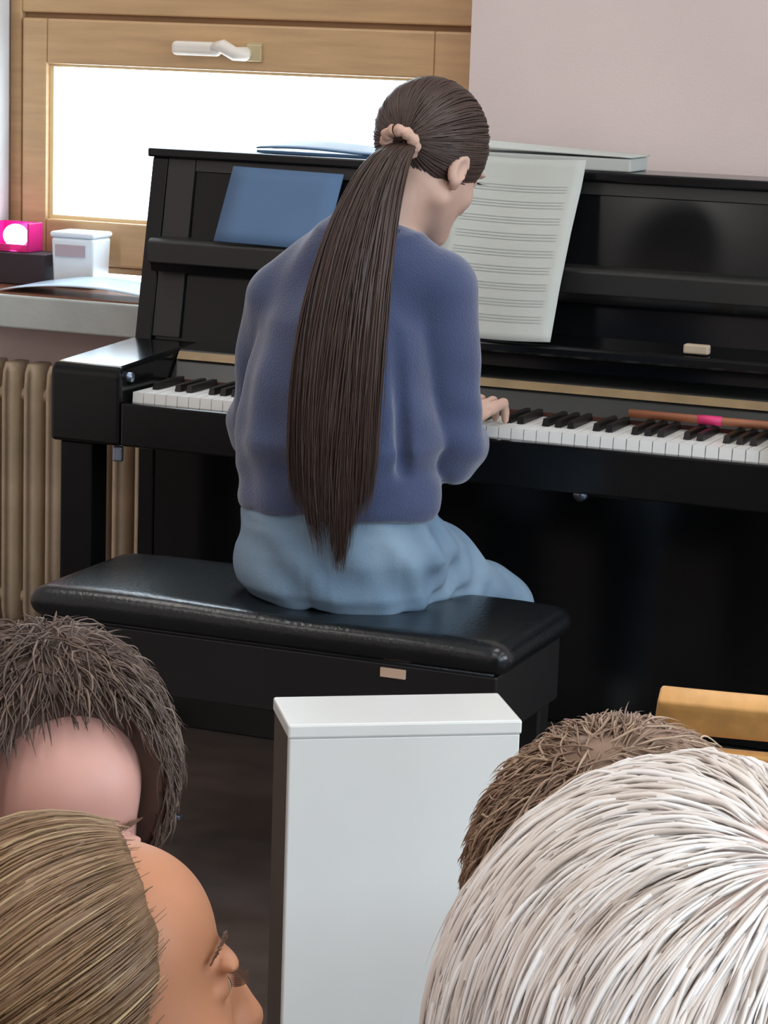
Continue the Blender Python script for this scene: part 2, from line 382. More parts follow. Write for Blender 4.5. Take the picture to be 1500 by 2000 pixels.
for k, (a, b) in enumerate(((-2.5, -0.7), (0.0, 1.8), (2.4, 4.2))):
    w = tag(boxes('window_%d' % (k+2), [((2.96, a, 0.85), (3.02, a+0.07, 2.65)), ((2.96, b-0.07, 0.85), (3.02, b, 2.65)), ((2.96, a+0.07, 0.85), (3.02, b-0.07, 0.93)), ((2.96, a+0.07, 2.57), (3.02, b-0.07, 2.65)), ((2.965, (a+b)/2-0.03, 0.93), (3.015, (a+b)/2+0.03, 2.57))], M['winwood']), kind='structure')
    box('pane', (2.985, a+0.07, 0.93), (2.991, (a+b)/2-0.03, 2.57), M['glass'], w)
    box('pane', (2.985, (a+b)/2+0.03, 0.93), (2.991, b-0.07, 2.57), M['glass'], w)
# plaster reveals of the niche
tag(boxes('trim_1', [((NX0, WY+0.001, NZ0), (NX0+0.012, GY-0.04, NZ1)), ((NX0+0.012, WY+0.001, NZ1-0.012), (NX1-0.001, GY-0.04, NZ1))], M['reveal']), kind='structure')

# window: fixed oak frame, low hinged sash with a long handle, tall sash above
win = tag(empty('window_1', (NX0, GY, NZ0)), kind='structure')
x0, x1 = NX0+0.003, NX1-0.003
fr = boxes('window_frame', [((x0, GY-0.02, NZ0+0.06), (x0+0.030, GY+0.06, NZ1)), ((x1-0.030, GY-0.02, NZ0+0.06), (x1, GY+0.06, NZ1)),
     ((x0+0.03, GY-0.02, 1.425), (x1-0.03, GY+0.06, 1.50)), ((x0+0.03, GY-0.02, NZ1-0.05), (x1-0.03, GY+0.06, NZ1)), ((x0+0.03, GY-0.02, NZ0+0.06), (x1-0.03, GY+0.06, 0.875))], M['winwood'], win, 0.004)
boxes('rebate', [((x0+0.030, GY-0.003, 0.875), (x0+0.040, GY+0.055, 1.425)), ((x1-0.040, GY-0.003, 0.875), (x1-0.030, GY+0.055, 1.425)), ((x0+0.04, GY-0.003, 1.413), (x1-0.04, GY+0.055, 1.425))], M['winwood_dark'], win)
gx0, gx1, gz0, gz1 = -2.815, -1.90, 0.975, 1.315
sash = boxes('lower_sash', [((x0+0.040, GY-0.035, 0.877), (gx0, GY+0.03, 1.413)), ((gx1, GY-0.035, 0.877), (x1-0.040, GY+0.03, 1.413)), ((gx0, GY-0.035, gz1), (gx1, GY+0.03, 1.413)), ((gx0, GY-0.035, 0.877), (gx1, GY+0.03, gz0))], M['winwood'], win, 0.005)
boxes('glazing_bead', [((gx0, GY-0.02, gz0), (gx0+0.010, GY+0.02, gz1)), ((gx1-0.010, GY-0.02, gz0), (gx1, GY+0.02, gz1)), ((gx0+0.01, GY-0.02, gz0), (gx1-0.01, GY+0.02, gz0+0.008)), ((gx0+0.01, GY-0.02, gz1-0.006), (gx1-0.01, GY+0.02, gz1))], M['gasket'], win)
box('pane', (gx0+0.010, GY-0.004, gz0+0.008), (gx1-0.010, GY+0.004, gz1-0.006), M['glass'], win)
boxes('upper_sash', [((x0+0.030, GY-0.03, 1.500), (gx0, GY+0.03, 2.400)), ((gx1, GY-0.03, 1.500), (x1-0.030, GY+0.03, 2.400)), ((gx0, GY-0.03, 1.500), (gx1, GY+0.03, 1.60)), ((gx0, GY-0.03, 2.31), (gx1, GY+0.03, 2.400))], M['winwood'], win, 0.005)
box('pane', (gx0, GY-0.004, 1.60), (gx1, GY+0.004, 2.31), M['glass'], win)
hd = box('handle', (-2.490, GY-0.075, 1.345), (-2.375, GY-0.052, 1.375), M['handle'], win, 0.010, 3)
tube('handle_neck', [(-2.395, GY-0.064, 1.362), (-2.37, GY-0.064, 1.366), (-2.345, GY-0.060, 1.352), (-2.325, GY-0.05, 1.352), (-2.325, GY-0.035, 1.352)], [0.012, 0.016, 0.015, 0.016, 0.014], M['handle'], win)
prism('handle_plate', [(GY-0.045, 1.338), (GY-0.035, 1.335), (GY-0.035, 1.378), (GY-0.045, 1.372)], -2.325, -2.290, M['brass_old'], win, 0.002)

# sill: deep board with a thick pale front
SZ = 0.835
sl = tag(empty('window_sill', (-2.9, 4.7, 0.77)), kind='structure')
box('sill_board', (NX0, 4.635, 0.770), (-2.345, GY-0.022, SZ), M['sillwood'], sl, 0.002)
box('sill_board', (-2.345, 4.70, 0.800), (NX1-0.013, GY-0.022, SZ), M['sillwood'], sl, 0.002)
box('sill_front', (-3.05, 4.615, 0.762), (-2.34, 4.634, SZ-0.003), M['sillfront'], sl, 0.004)

# radiator: cast columns under the sill
rad = tag(empty('radiator', (-2.7, 4.69, 0)), 'beige column radiator under the window sill behind the piano leg', 'radiator')
def fin(x):
    V = []; Fc = []
    prof = [(0.0, 4.648), (0.010, 4.650), (0.017, 4.658), (0.020, 4.67), (0.020, 4.725), (0.012, 4.735)]
    pr = prof + [(-a, b) for a, b in reversed(prof)]
    zs = [(0.10, 0.35), (0.115, 0.8), (0.14, 1), (0.63, 1), (0.662, 0.85), (0.680, 0.45)]
    n = len(pr)
    for z, s in zs:
        for a, b in pr: V.append((x+a*(0.6+0.4*s), 4.692+(b-4.692)*(0.55+0.45*s), z))
    for i in range(len(zs)-1):
        for j in range(n): k = (j+1) % n; Fc.append((i*n+k, i*n+j, (i+1)*n+j, (i+1)*n+k))
    Fc += [tuple(range(n)), tuple(range(len(zs)*n-1, (len(zs)-1)*n-1, -1))]
    return V, Fc
V, Fc = fin(0.0); me = bpy.data.meshes.new('fin'); me.from_pydata(V, [], Fc); me.update(); me.materials.append(M['radiator']); me.polygons.foreach_set('use_smooth', [True]*len(me.polygons))
for i in range(12):
    o = bpy.data.objects.new('fin', me); COL.objects.link(o); o.parent = rad; o.location = Vector((-2.985+0.0545*i, 0, 0))-rad.location
tube('pipe', [(-3.02, 4.692, 0.16), (-2.37, 4.692, 0.16)], 0.016, M['radiator'], rad)
tube('pipe', [(-3.02, 4.692, 0.61), (-2.37, 4.692, 0.61)], 0.016, M['radiator'], rad)
for xx in (-2.96, -2.42): boxes('foot', [((xx-0.012, 4.67, 0.0), (xx+0.012, 4.715, 0.11))], M['radiator'], rad)

# ------------------------------------------------------------------ upright piano
PX0, PX1 = -2.33, -0.80
pno = tag(empty('upright_piano', ((PX0+PX1)/2, 4.4, 0)), 'black upright piano with open keyboard against the window wall', 'piano')
sideprof = [(4.60, 0.0), (4.60, 1.150), (4.475, 1.150), (4.405, 0.78), (4.405, 0.635), (4.43, 0.62), (4.43, 0.0)]
prism('case_side', sideprof, PX0, PX0+0.035, M['black'], pno, 0.003)
prism('case_side', sideprof, PX1-0.035, PX1, M['black'], pno, 0.003)
box('top_lid', (PX0-0.006, 4.462, 1.150), (PX1+0.006, 4.612, 1.168), M['black'], pno, 0.004)
box('back_board', (PX0+0.035, 4.575, 0.05), (PX1-0.035, 4.60, 1.15), M['black_soft'], pno)
def panel(name, y0, z0, y1, z1, t, m, bev=0.003, xa=PX0+0.036, xb=PX1-0.036):
    return prism(name, [(y0, z0), (y1, z1), (y1+t, z1), (y0+t, z0)], xa, xb, m, pno, bev)
panel('upper_panel', 4.420, 0.79, 4.482, 1.149, 0.02, M['black'])
for a, b in ((PX0+0.036, PX0+0.095), (PX1-0.095, PX1-0.036)): panel('panel_stile', 4.4135, 0.80, 4.4755, 1.149, 0.0066, M['black_soft'], 0.001, a, b)
panel('panel_top_rail', 4.4725, 1.125, 4.4765, 1.149, 0.006, M['black_soft'], 0.001, PX0+0.096, PX1-0.096)
rail = prism('music_rail', [(4.385, 0.948), (4.385, 0.990), (4.395, 0.996), (4.46, 0.996), (4.45, 0.948)], PX0+0.037, PX1-0.037, M['black_soft'], pno, 0.003)
prism('rail_cove', [(4.405, 0.930), (4.400, 0.947), (4.449, 0.947), (4.444, 0.930)], PX0+0.037, PX1-0.037, M['black'], pno)
# ledge that carries the sheets, fallboard and its long brass hinge
prism('desk_ledge', [(4.300, 0.838), (4.300, 0.860), (4.433, 0.866), (4.428, 0.838)], -1.95, PX1-0.14, M['black'], pno, 0.006)
fb = prism('fallboard', [(4.268, 0.728), (4.318, 0.792), (4.412, 0.800), (4.412, 0.728)], PX0+0.146, PX1-0.146, M['black_soft'], pno, 0.003)
prism('brass_hinge', [(4.2985, 0.7755), (4.3085, 0.7895), (4.3205, 0.788), (4.310, 0.7735)], PX0+0.15, PX1-0.15, M['brass'], pno)
# arms with key blocks
for xa, xb, s in ((PX0-0.003, PX0+0.145, 1), (PX1-0.145, PX1+0.003, -1)):
    a = prism('arm', [(4.082, 0.632), (4.078, 0.640), (4.078, 0.770), (4.088, 0.782), (4.40, 0.796), (4.404, 0.632)], xa, xb, M['black'], pno, 0.008)
    xk = xb-0.012 if s > 0 else xa+0.012
    tube('pivot_knob', [(xk+0.010*s, 4.105, 0.762), (xk+0.024*s, 4.105, 0.762)], 0.009, M['chrome'], pno, 12)
    box('leg', ((xa+0.010) if s > 0 else (xb-0.085), 4.10, 0.05), ((xa+0.077) if s > 0 else (xb-0.010), 4.165, 0.632), M['black'], pno, 0.004)
    box('toe_block', ((xa+0.004) if s > 0 else (xb-0.09), 4.08, 0.0), ((xa+0.09) if s > 0 else (xb-0.004), 4.424, 0.05), M['black_soft'], pno, 0.004)
    xs_ = xb-0.016 if s > 0 else xa+0.016
    box('corner_bracket', (xs_-0.010, 4.098, 0.600), (xs_+0.010, 4.110, 0.630), M['chrome'], pno, 0.004)
box('key_bed', (PX0+0.146, 4.105, 0.632), (PX1-0.146, 4.404, 0.690), M['black_soft'], pno, 0.002)
box('key_slip', (PX0+0.146, 4.080, 0.634), (PX1-0.146, 4.104, 0.716), M['black'], pno, 0.004)
# keys
KX, KP = -2.175, 0.02346
def keymesh(w, y0, y1, z0, z1, taper, m, name):
    V = [(-w/2, y0, z0), (w/2, y0, z0), (w/2, y1, z0), (-w/2, y1, z0), (-w/2+taper, y0+taper*2, z1), (w/2-taper, y0+taper*2, z1), (w/2-taper, y1, z1), (-w/2+taper, y1, z1)]
    me = bpy.data.meshes.new(name); me.from_pydata(V, [], [(0, 3, 2, 1), (4, 5, 6, 7), (0, 1, 5, 4), (1, 2, 6, 5), (2, 3, 7, 6), (3, 0, 4, 7)]); me.update(); me.materials.append(m); return me
wk = keymesh(0.0222, 4.108, 4.266, 0.712, 0.734, 0.0006, M['ivory'], 'white_key'); bk = keymesh(0.0125, 4.156, 4.266, 0.7345, 0.7475, 0.0015, M['ebony'], 'black_key')
for i in range(52):
    o = bpy.data.objects.new('white_key', wk); COL.objects.link(o); o.parent = pno; o.location = Vector((KX+KP*(i+0.5), 0, 0))-pno.location
    if i < 51 and (i % 7) in (0, 2, 3, 5, 6):
        o = bpy.data.objects.new('black_key', bk); COL.objects.link(o); o.parent = pno; o.location = Vector((KX+KP*(i+1), 0, 0))-pno.location
box('key_felt', (PX0+0.146, 4.2665, 0.7285), (PX1-0.146, 4.2675, 0.742), M['felt'], pno)
# lower part
panel('lower_panel', 4.432, 0.12, 4.432, 0.631, 0.02, M['black'], 0.002)
box('toe_rail', (PX0+0.036, 4.425, 0.0), (PX1-0.036, 4.46, 0.118), M['black_soft'], pno, 0.003)
tube('latch_knob', [(-1.385, 4.431, 0.570), (-1.385, 4.402, 0.570)], 0.0125, M['chrome'], pno, 14)
tube('latch_bar', [(-1.372, 4.423, 0.570), (-1.295, 4.423, 0.572)], 0.005, M['steel'], pno, 8)
tube('screw_cap', [(-1.472, 4.431, 0.575), (-1.472, 4.421, 0.575)], 0.008, M['steel'], pno, 12)
for xx in (-1.66, -1.56, -1.46):
    prism('pedal', [(4.30, 0.045), (4.30, 0.057), (4.36, 0.066), (4.424, 0.066), (4.424, 0.056), (4.34, 0.054)], xx-0.02, xx+0.02, M['brass'], pno, 0.003)

# ------------------------------------------------------------------ things on the piano
sm = tag(empty('sheet_music', (-1.53, 4.33, 0.87)), 'large white sheet of music standing open on the piano desk', 'sheet music')
def sheet_y(v):   # profile: foot forward on the ledge, top leaning on the lid edge
    return np.interp(v, [0, 0.3, 0.6, 0.85, 1], [4.315, 4.352, 4.400, 4.446, 4.464]), np.interp(v, [0, 0.3, 0.6, 0.85, 1], [0.868, 0.965, 1.065, 1.145, 1.190])
def sfn(u, v):
    y, z = sheet_y(v); y -= 0.028*(z > 0) - 0.004*math.sin(u*6.0)
    return (-1.660+0.242*u+0.010*v*(u-0.5), y-0.0, z-0.004*math.sin(u*3.1))
sheet('page', sfn, 12, 24, 0.002, M['paper'], sm)
def staffs():
    V = []; Fc = []
    for r in range(9):
        for l in range(3):
            v0 = 0.10+0.088*r+0.016*l
            for (ua, ub) in ((0.10, 0.90),):
                k = len(V); n = 10
                for i in range(n+1):
                    u = ua+(ub-ua)*i/n; p = np.array(sfn(u, v0)); q = np.array(sfn(u, v0+0.004)); V += [p-np.array([0, 0.0022, -0.0008]), q-np.array([0, 0.0022, -0.0008])]
                Fc += [(k+2*i, k+2*i+2, k+2*i+3, k+2*i+1) for i in range(n)]
    return V, Fc
V, Fc = staffs(); mesh('staff_lines', V, Fc, M['print'], sm)

wb = tag(empty('music_book', (-1.50, 4.54, 1.168)), 'white music book lying on top of the piano behind the sheet', 'book')
sheet('cover', lambda u, v: (-1.69+0.35*u, 4.485+0.115*v, 1.196+0.006*(1-u)+0.010*math.sin(v*2.5)*(1-u)), 14, 6, 0.0025, M['paper'], wb)
box('pages', (-1.688, 4.487, 1.1685), (-1.344, 4.598, 1.193), M['paper'], wb, 0.003)
bf = tag(empty('folder', (-2.0, 4.54, 1.168)), 'navy blue folder lying on top of the piano beside the window', 'folder')
box('folder_back', (-2.105, 4.480, 1.1685), (-1.82, 4.600, 1.174), M['bluefolder'], bf, 0.001)
sheet('folder_cover', lambda u, v: (-2.105+0.285*u, 4.478+0.122*v, 1.178+0.012*v+0.003*math.sin(u*5)), 10, 5, 0.003, M['bluefolder'], bf)
card = tag(sheet('blue_card', lambda u, v: (-2.148+0.235*u+0.008*v, 4.386+0.066*v, 0.999+0.142*v-0.004*u), 6, 6, 0.003, M['bluecard']), 'plain blue card leaning on the music rail left of the girl', 'card')
er = tag(box('eraser', (-1.178, 4.315, 0.8632), (-1.132, 4.335, 0.880), M['eraser'], None, 0.003), 'small tan eraser on the black desk ledge at right', 'eraser')
stk = tag(empty('wooden_stick', (-1.1, 4.28, 0.747)), 'thin reddish wooden stick with pink rubber band above the right keys', 'stick')
tube('shaft', [(-1.252, 4.250, 0.7570), (-0.90, 4.250, 0.7570)], 0.008, M['stick'], stk, 10)
tube('rubber_band', [(-1.125, 4.250, 0.7570), (-1.082, 4.250, 0.7570)], 0.0088, M['pinkrubber'], stk, 12)

# ------------------------------------------------------------------ things on the sill
db = tag(box('dark_box', (-2.920, 4.78, SZ+0.0005), (-2.752, 4.87, 0.905), M['boxdark'], None, 0.003), 'low dark purple box on the window sill under the pink lantern', 'box')
lan = tag(empty('pink_cube', (-2.842, 4.82, 0.905)), 'pink glass lantern on the dark box at the left edge', 'cube')
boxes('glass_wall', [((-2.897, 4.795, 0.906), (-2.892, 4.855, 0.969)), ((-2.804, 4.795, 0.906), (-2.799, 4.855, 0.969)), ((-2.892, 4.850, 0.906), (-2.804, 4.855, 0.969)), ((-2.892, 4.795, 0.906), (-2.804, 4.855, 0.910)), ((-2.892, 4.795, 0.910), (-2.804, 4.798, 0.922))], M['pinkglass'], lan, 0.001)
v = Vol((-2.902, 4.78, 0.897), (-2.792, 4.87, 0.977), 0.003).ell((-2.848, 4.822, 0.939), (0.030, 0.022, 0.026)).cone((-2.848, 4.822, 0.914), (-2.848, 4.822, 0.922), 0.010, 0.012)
v.mesh('glow_core', M['glow'], lan)  # glowing core added in place of daylight passing through
tb = tag(empty('plastic_tub', (-2.66, 4.83, SZ)), 'square white plastic tub on the sill beside the pink lantern', 'tub')
def frus(name, cx, cy, z0, z1, a0, a1, b0, b1, m, parent):
    V = [(cx+sx*a*0.5, cy+sy*b*0.5, z) for z, a, b in ((z0, a0, b0), (z1, a1, b1)) for sx, sy in ((-1, -1), (1, -1), (1, 1), (-1, 1))]
    return bevel(mesh(name, V, [(3, 2, 1, 0), (4, 5, 6, 7), (0, 1, 5, 4), (1, 2, 6, 5), (2, 3, 7, 6), (3, 0, 4, 7)], m, parent), 0.007, 3)
frus('tub_body', -2.688, 4.83, SZ+0.0005, 0.945, 0.098, 0.104, 0.075, 0.085, M['tub'], tb)
frus('tub_rim', -2.688, 4.83, 0.945, 0.958, 0.110, 0.110, 0.090, 0.090, M['tub'], tb)
box('tub_label', (-2.728, 4.7855, 0.905), (-2.655, 4.789, 0.930), M['tublabel'], tb)
cp = tag(sheet('curled_paper', lambda u, v: (-2.785+0.405*u, 4.640+0.12*v, SZ+0.003+0.020*math.sin(u*math.pi)**0.8+0.010*v*math.sin(u*3.1)), 24, 5, 0.002, M['bluepaper']), 'long glossy pale blue paper curled along the sill edge', 'paper')
cp2 = tag(sheet('folded_leaflet', lambda u, v: (-2.50+0.135*u, 4.80+0.05*v-0.03*u, SZ+0.002+0.055*u*(1-v)), 8, 5, 0.002, M['bluepaper']), 'folded pale leaflet rising to a point against the piano side', 'leaflet')

# ------------------------------------------------------------------ piano bench
bn = tag(empty('piano_bench', (-1.62, 3.62, 0)), 'long black padded piano bench under the girl', 'bench')
BX0, BX1, BY0, BY1 = -2.03, -1.185, 3.455, 3.80
v = Vol((BX0-0.03, BY0-0.03, 0.38), (BX1+0.03, BY1+0.03, 0.56), 0.008)
def cushion(X, Y, Z):
    cx, cy = (BX0+BX1)/2, (BY0+BY1)/2; qx = np.abs(X-cx)-((BX1-BX0)/2-0.004); qy = np.abs(Y-cy)-((BY1-BY0)/2-0.004)
    dip = 0.016*np.exp(-((X+1.56)/0.22)**2-((Y-3.66)/0.25)**2)
    zt = 0.518-0.010*((X-cx)/0.39)**2-dip
    qz = np.abs(Z-(zt+0.455)/2)-((zt-0.455)/2-0.026)
    return np.sqrt(np.maximum(qx+0.026, 0)**2+np.maximum(qy+0.026, 0)**2+np.maximum(qz, 0)**2)+np.minimum(np.maximum(np.maximum(qx+0.026, qy+0.026), qz), 0)-0.026-0.024*0
v.op(cushion, (BX0, BY0, 0.4), (BX1, BY1, 0.55), 0.004)
for hx, kx in ((0.085, 0.150), (-0.075, -0.115)):   # pressed in by the thighs
    v.cone((-1.56+hx, 3.69, 0.585), (-1.56+kx, 4.03, 0.425), 0.088, 0.064, 0.01, 's')
v.mesh('cushion', M['leather'], bn, smooth=3)
tube('piping', [(BX0+0.03, BY0+0.022, 0.458), (BX1-0.03, BY0+0.022, 0.458)], 0.005, M['leather'], bn, 8)
box('apron', (BX0+0.025, BY0+0.02, 0.35), (BX1-0.025, BY1-0.02, 0.456), M['bench_wood'], bn, 0.004)
for sx in (BX0+0.035, BX1-0.085):
    for sy in (BY0+0.03, BY1-0.08):
        V = []; 
        for z, q in ((0.0, 0.017), (0.35, 0.025)):
            V += [(sx+0.025+a*q, sy+0.025+b*q, z) for a, b in ((-1, -1), (1, -1), (1, 1), (-1, 1))]
        bevel(mesh('leg', V, [(3, 2, 1, 0), (4, 5, 6, 7), (0, 1, 5, 4), (1, 2, 6, 5), (2, 3, 7, 6), (3, 0, 4, 7)], M['bench_wood'], bn), 0.004)
box('foot_rail', (-1.935, BY1-0.062, 0.05), (-1.875, BY1-0.048, 0.058), M['chrome'], bn, 0.002)
box('maker_tag', (-1.400, BY0+0.0145, 0.4335), (-1.358, BY0+0.0195, 0.4485), M['tag'], bn, 0.001)

# ------------------------------------------------------------------ white cabinet and wooden chair
def rot2(p, o, a): c, s = math.cos(a), math.sin(a); return (o[0]+c*p[0]-s*p[1], o[1]+s*p[0]+c*p[1])
cb = tag(empty('white_cabinet', (-1.181, 2.644, 0)), 'narrow white cabinet with painted side shade standing behind the piano bench', 'cabinet')
cb.rotation_euler = (0, 0, math.radians(33))
def local_box(name, lo, hi, m, parent, bev=0.0):
    o = box(name, lo, hi, m, None, bev); o.parent = parent; return o
CW, CD, CH = 0.285, 0.125, 0.594
local_box('front_panel', (0.0, 0.0, 0.02), (CW, 0.016, CH-0.018), M['cabinet'], cb, 0.002)
local_box('top_board', (-0.002, -0.002, CH-0.018), (CW+0.002, CD+0.002, CH), M['cabinet'], cb, 0.003)
local_box('side_panel', (0.0, 0.0165, 0.02), (0.016, CD, CH-0.0185), M['cab_shade'], cb, 0.001)
local_box('side_panel', (CW-0.016, 0.0165, 0.02), (CW, CD, CH-0.0185), M['cab_shade'], cb, 0.001)
local_box('back_panel', (0.0165, CD-0.012, 0.02), (CW-0.0165, CD, CH-0.0185), M['cab_shade'], cb)
local_box('plinth', (0.005, 0.008, 0.0), (CW-0.005, CD-0.005, 0.0195), M['cab_shade'], cb)

ch = tag(empty('wooden_chair', (-0.57, 2.07, 0)), 'honey coloured wooden chair behind the brown haired head at right', 'chair')
ch.rotation_euler = (0, 0, math.radians(22))
def curved(name, z0, z1, t, y, m):
    return sheet(name, lambda u, w: (0.002+0.40*u, y-0.035*math.sin(u*math.pi)-0.02*(w-0.5), z0+(z1-z0)*w), 14, 4, t, m)
for nm, a, b, t, yy in (('top_rail', 0.815, 0.849, 0.022, 0.02), ('back_slat', 0.735, 0.800, 0.012, 0.028), ('back_slat', 0.640, 0.700, 0.012, 0.034)):
    o = curved(nm, a, b, t, yy, M['chairwood']); o.parent = ch; bevel(o, 0.003)
for xx in (0.03, 0.37):
    o = tube('rear_leg', [(xx, -0.02, 0), (xx, 0.03, 0.43), (xx, 0.032, 0.62), (xx, 0.022, 0.815)], [0.014, 0.016, 0.016, 0.012], M['chairwood'], None); o.parent = ch
    o = tube('front_leg', [(xx, 0.40, 0), (xx, 0.38, 0.43)], [0.013, 0.017], M['chairwood'], None); o.parent = ch
o = sheet('seat', lambda u, w: (0.40*u, 0.03+0.38*w, 0.44-0.012*math.sin(u*math.pi)*math.sin(w*math.pi)), 10, 10, 0.018, M['chairwood']); o.parent = ch

# ------------------------------------------------------------------ people
def frame(yaw, pitch, roll=0.0):
    """columns right, forward, up; yaw>0 turns right (clockwise from above), pitch>0 looks down"""
    f = np.array([math.sin(yaw)*math.cos(pitch), math.cos(yaw)*math.cos(pitch), -math.sin(pitch)])
    r = np.array([math.cos(yaw), -math.sin(yaw), 0.0]); u = np.cross(r, f)
    c, s = math.cos(roll), math.sin(roll); r2 = c*r-s*u; u2 = s*r+c*u
    return np.stack([r2, f, u2], 1)
def add_head(v, o, R, s=1.0, ears=True, k=0.012):
    """skin head: cranium, face, jaw, nose, lips, ears; o = midpoint between the ear canals"""
    L = lambda *p: np.array(o)+R@(np.array(p)*s)
    E = lambda c, r, k=k, mode='u', Q=None: v.ell(L(*c), np.array(r)*s, R if Q is None else R@Q, k*s, mode)
    E((0, -0.012, 0.048), (0.076, 0.098, 0.088))
    E((0, 0.030, 0.000), (0.066, 0.068, 0.085))
    E((0, 0.048, -0.045), (0.050, 0.048, 0.055))
    E((0, 0.074, -0.088), (0.022, 0.018, 0.017), 0.02)
    E((0, 0.046, 0.062), (0.054, 0.045, 0.048), 0.02)
    for sx in (-1, 1):
        v.cone(L(sx*0.056, 0.008, -0.050), L(sx*0.020, 0.072, -0.090), 0.018*s, 0.015*s, 0.025*s)
        E((sx*0.040, 0.066, -0.020), (0.020, 0.018, 0.018), 0.02)
        E((sx*0.031, 0.102, 0.020), (0.018, 0.016, 0.012), 0.012, 's')
        E((sx*0.031, 0.080, 0.020), (0.0145, 0.0125, 0.0105), 0.004)
        E((sx*0.030, 0.090, 0.038), (0.022, 0.009, 0.006), 0.010)
        if ears:
            Q = np.array(frame(sx*0.35, 0.0))
            E((sx*0.083, -0.006, 0.002), (0.008, 0.019, 0.031), 0.006, 'u', Q)
            E((sx*0.090, -0.001, 0.003), (0.006, 0.010, 0.017), 0.006, 's', Q)
            E((sx*0.078, 0.004, -0.024), (0.007, 0.009, 0.010), 0.006)
            E((sx*0.076, 0.010, -0.004), (0.005, 0.005, 0.007), 0.005)
    v.cone(L(0, 0.094, 0.026), L(0, 0.111, -0.020), 0.008*s, 0.0105*s, 0.014*s)
    E((0, 0.105, -0.022), (0.016, 0.012, 0.010), 0.010)
    E((0, 0.090, -0.043), (0.021, 0.013, 0.007), 0.008)
    E((0, 0.088, -0.057), (0.018, 0.012, 0.007), 0.008)
    return L
def face_parts(L, R, s, parent, browmat):
    for sx in (-1, 1):
        c = L(sx*0.031, 0.0805, 0.020)
        v = Vol(c-0.02*s, c+0.02*s, 0.002*s).ell(c, np.array((0.0125, 0.0125, 0.0105))*s, R); e = v.mesh('eye', M['eyewhite'], parent)
        c2 = L(sx*0.031, 0.0905, 0.020); v = Vol(c2-0.01*s, c2+0.01*s, 0.0012*s).ell(c2, np.array((0.0055, 0.003, 0.0055))*s, R); v.mesh('iris', M['iris'], e)
        pts = [L(sx*x, y, z) for x, y, z in ((0.012, 0.0975, 0.046), (0.026, 0.0955, 0.052), (0.040, 0.0870, 0.052), (0.052, 0.0750, 0.046))]
        pts = np.array(pts); nb = 70; tb = np.linspace(0, 1, nb); cb_ = np.stack([np.interp(tb, [0, 0.33, 0.67, 1], pts[:, q]) for q in range(3)], 1)
        up_ = rng.uniform(-1, 1, nb)[:, None]*0.0028*s*np.sin(0.35+2.6*tb)[:, None]*R[:, 2][None, :]; dr = unit(pts[3]-pts[0])[None, :]*0.008*s+R[:, 2][None, :]*0.002*s
        P = np.stack([cb_+up_+dr*q+R[:, 1][None, :]*0.0006*s for q in (-0.4, 0.0, 0.4, 0.8)], 1)
        strands('eyebrow', P, 0.0006*s, R[:, 1][None, None, :]*np.ones((nb, 4, 1)), browmat, parent)
        N = 16; P = np.zeros((N, 5, 3))
        for i in range(N):
            a = (i/(N-1)-0.5)*0.024; b = np.array(L(sx*0.031+a, 0.0935-abs(a)*0.35, 0.027-abs(a)*0.3)); tip = np.array(L(sx*0.031+a*1.5+sx*0.002, 0.1055-abs(a)*0.4, 0.0275))
            for j in range(5): P[i, j] = b+(tip-b)*j/4-R[:, 2]*0.002*s*math.sin(j/4*3.14)
        strands('eyelashes', P, 0.0008*s, R[:, 2][None, None, :]*np.ones((N, 5, 1)), browmat, parent)

# ============ girl at the piano
G = np.array([-1.56, 3.66, 0.5])
girl = tag(empty('person', tuple(G*[1, 1, 0])), 'girl in blue sweatshirt and pale jeans playing the piano, back turned', 'person')
HR = frame(math.radians(22), math.radians(30), math.radians(2)); HO = G+np.array([0.104, 0.070, 0.702]); HS = 0.94
g = lambda *p: G+np.array(p)
sh_r, el_r, wr_r = g(0.152, 0.015, 0.515), g(0.176, 0.050, 0.262), g(0.078, 0.350, 0.240)
sh_l, el_l, wr_l = g(-0.108, 0.000, 0.482), g(-0.168, 0.050, 0.262), g(-0.085, 0.365, 0.270)
v = Vol(G+(-0.33, -0.25, -0.5), G+(0.34, 0.66, 0.88), 0.004)
L = add_head(v, HO, HR, HS)
nk = g(0.050, 0.010, 0.590)
v.cone(L(0, -0.018, -0.035), nk, 0.050, 0.052, 0.03)
v.loft([(0.02, 0.01, 0.0, 0.13, 0.09), (0.14, 0.01, -0.02, 0.125, 0.085), (0.30, 0.015, -0.03, 0.12, 0.085), (0.45, 0.02, -0.01, 0.125, 0.08), (0.55, 0.035, 0.005, 0.07, 0.055)], 0.03, G)
v.chain([nk, sh_r, el_r, wr_r], [0.04, 0.042, 0.036, 0.024], 0.02); v.chain([nk, sh_l, el_l, wr_l], [0.04, 0.042, 0.036, 0.024], 0.02)
legs = {}
for s, hx, kx, fx in ((1, 0.085, 0.150, 0.10), (-1, -0.075, -0.115, -0.12)):
    legs[s] = [g(hx, 0.03, 0.085), g(kx, 0.37, -0.075), g(fx, 0.23, -0.43)]
    v.chain(legs[s], [0.07, 0.05, 0.035], 0.02)
    v.cone(g(fx, 0.22, -0.445), g(fx+0.02*s, 0.36, -0.468), 0.030, 0.026, 0.02)
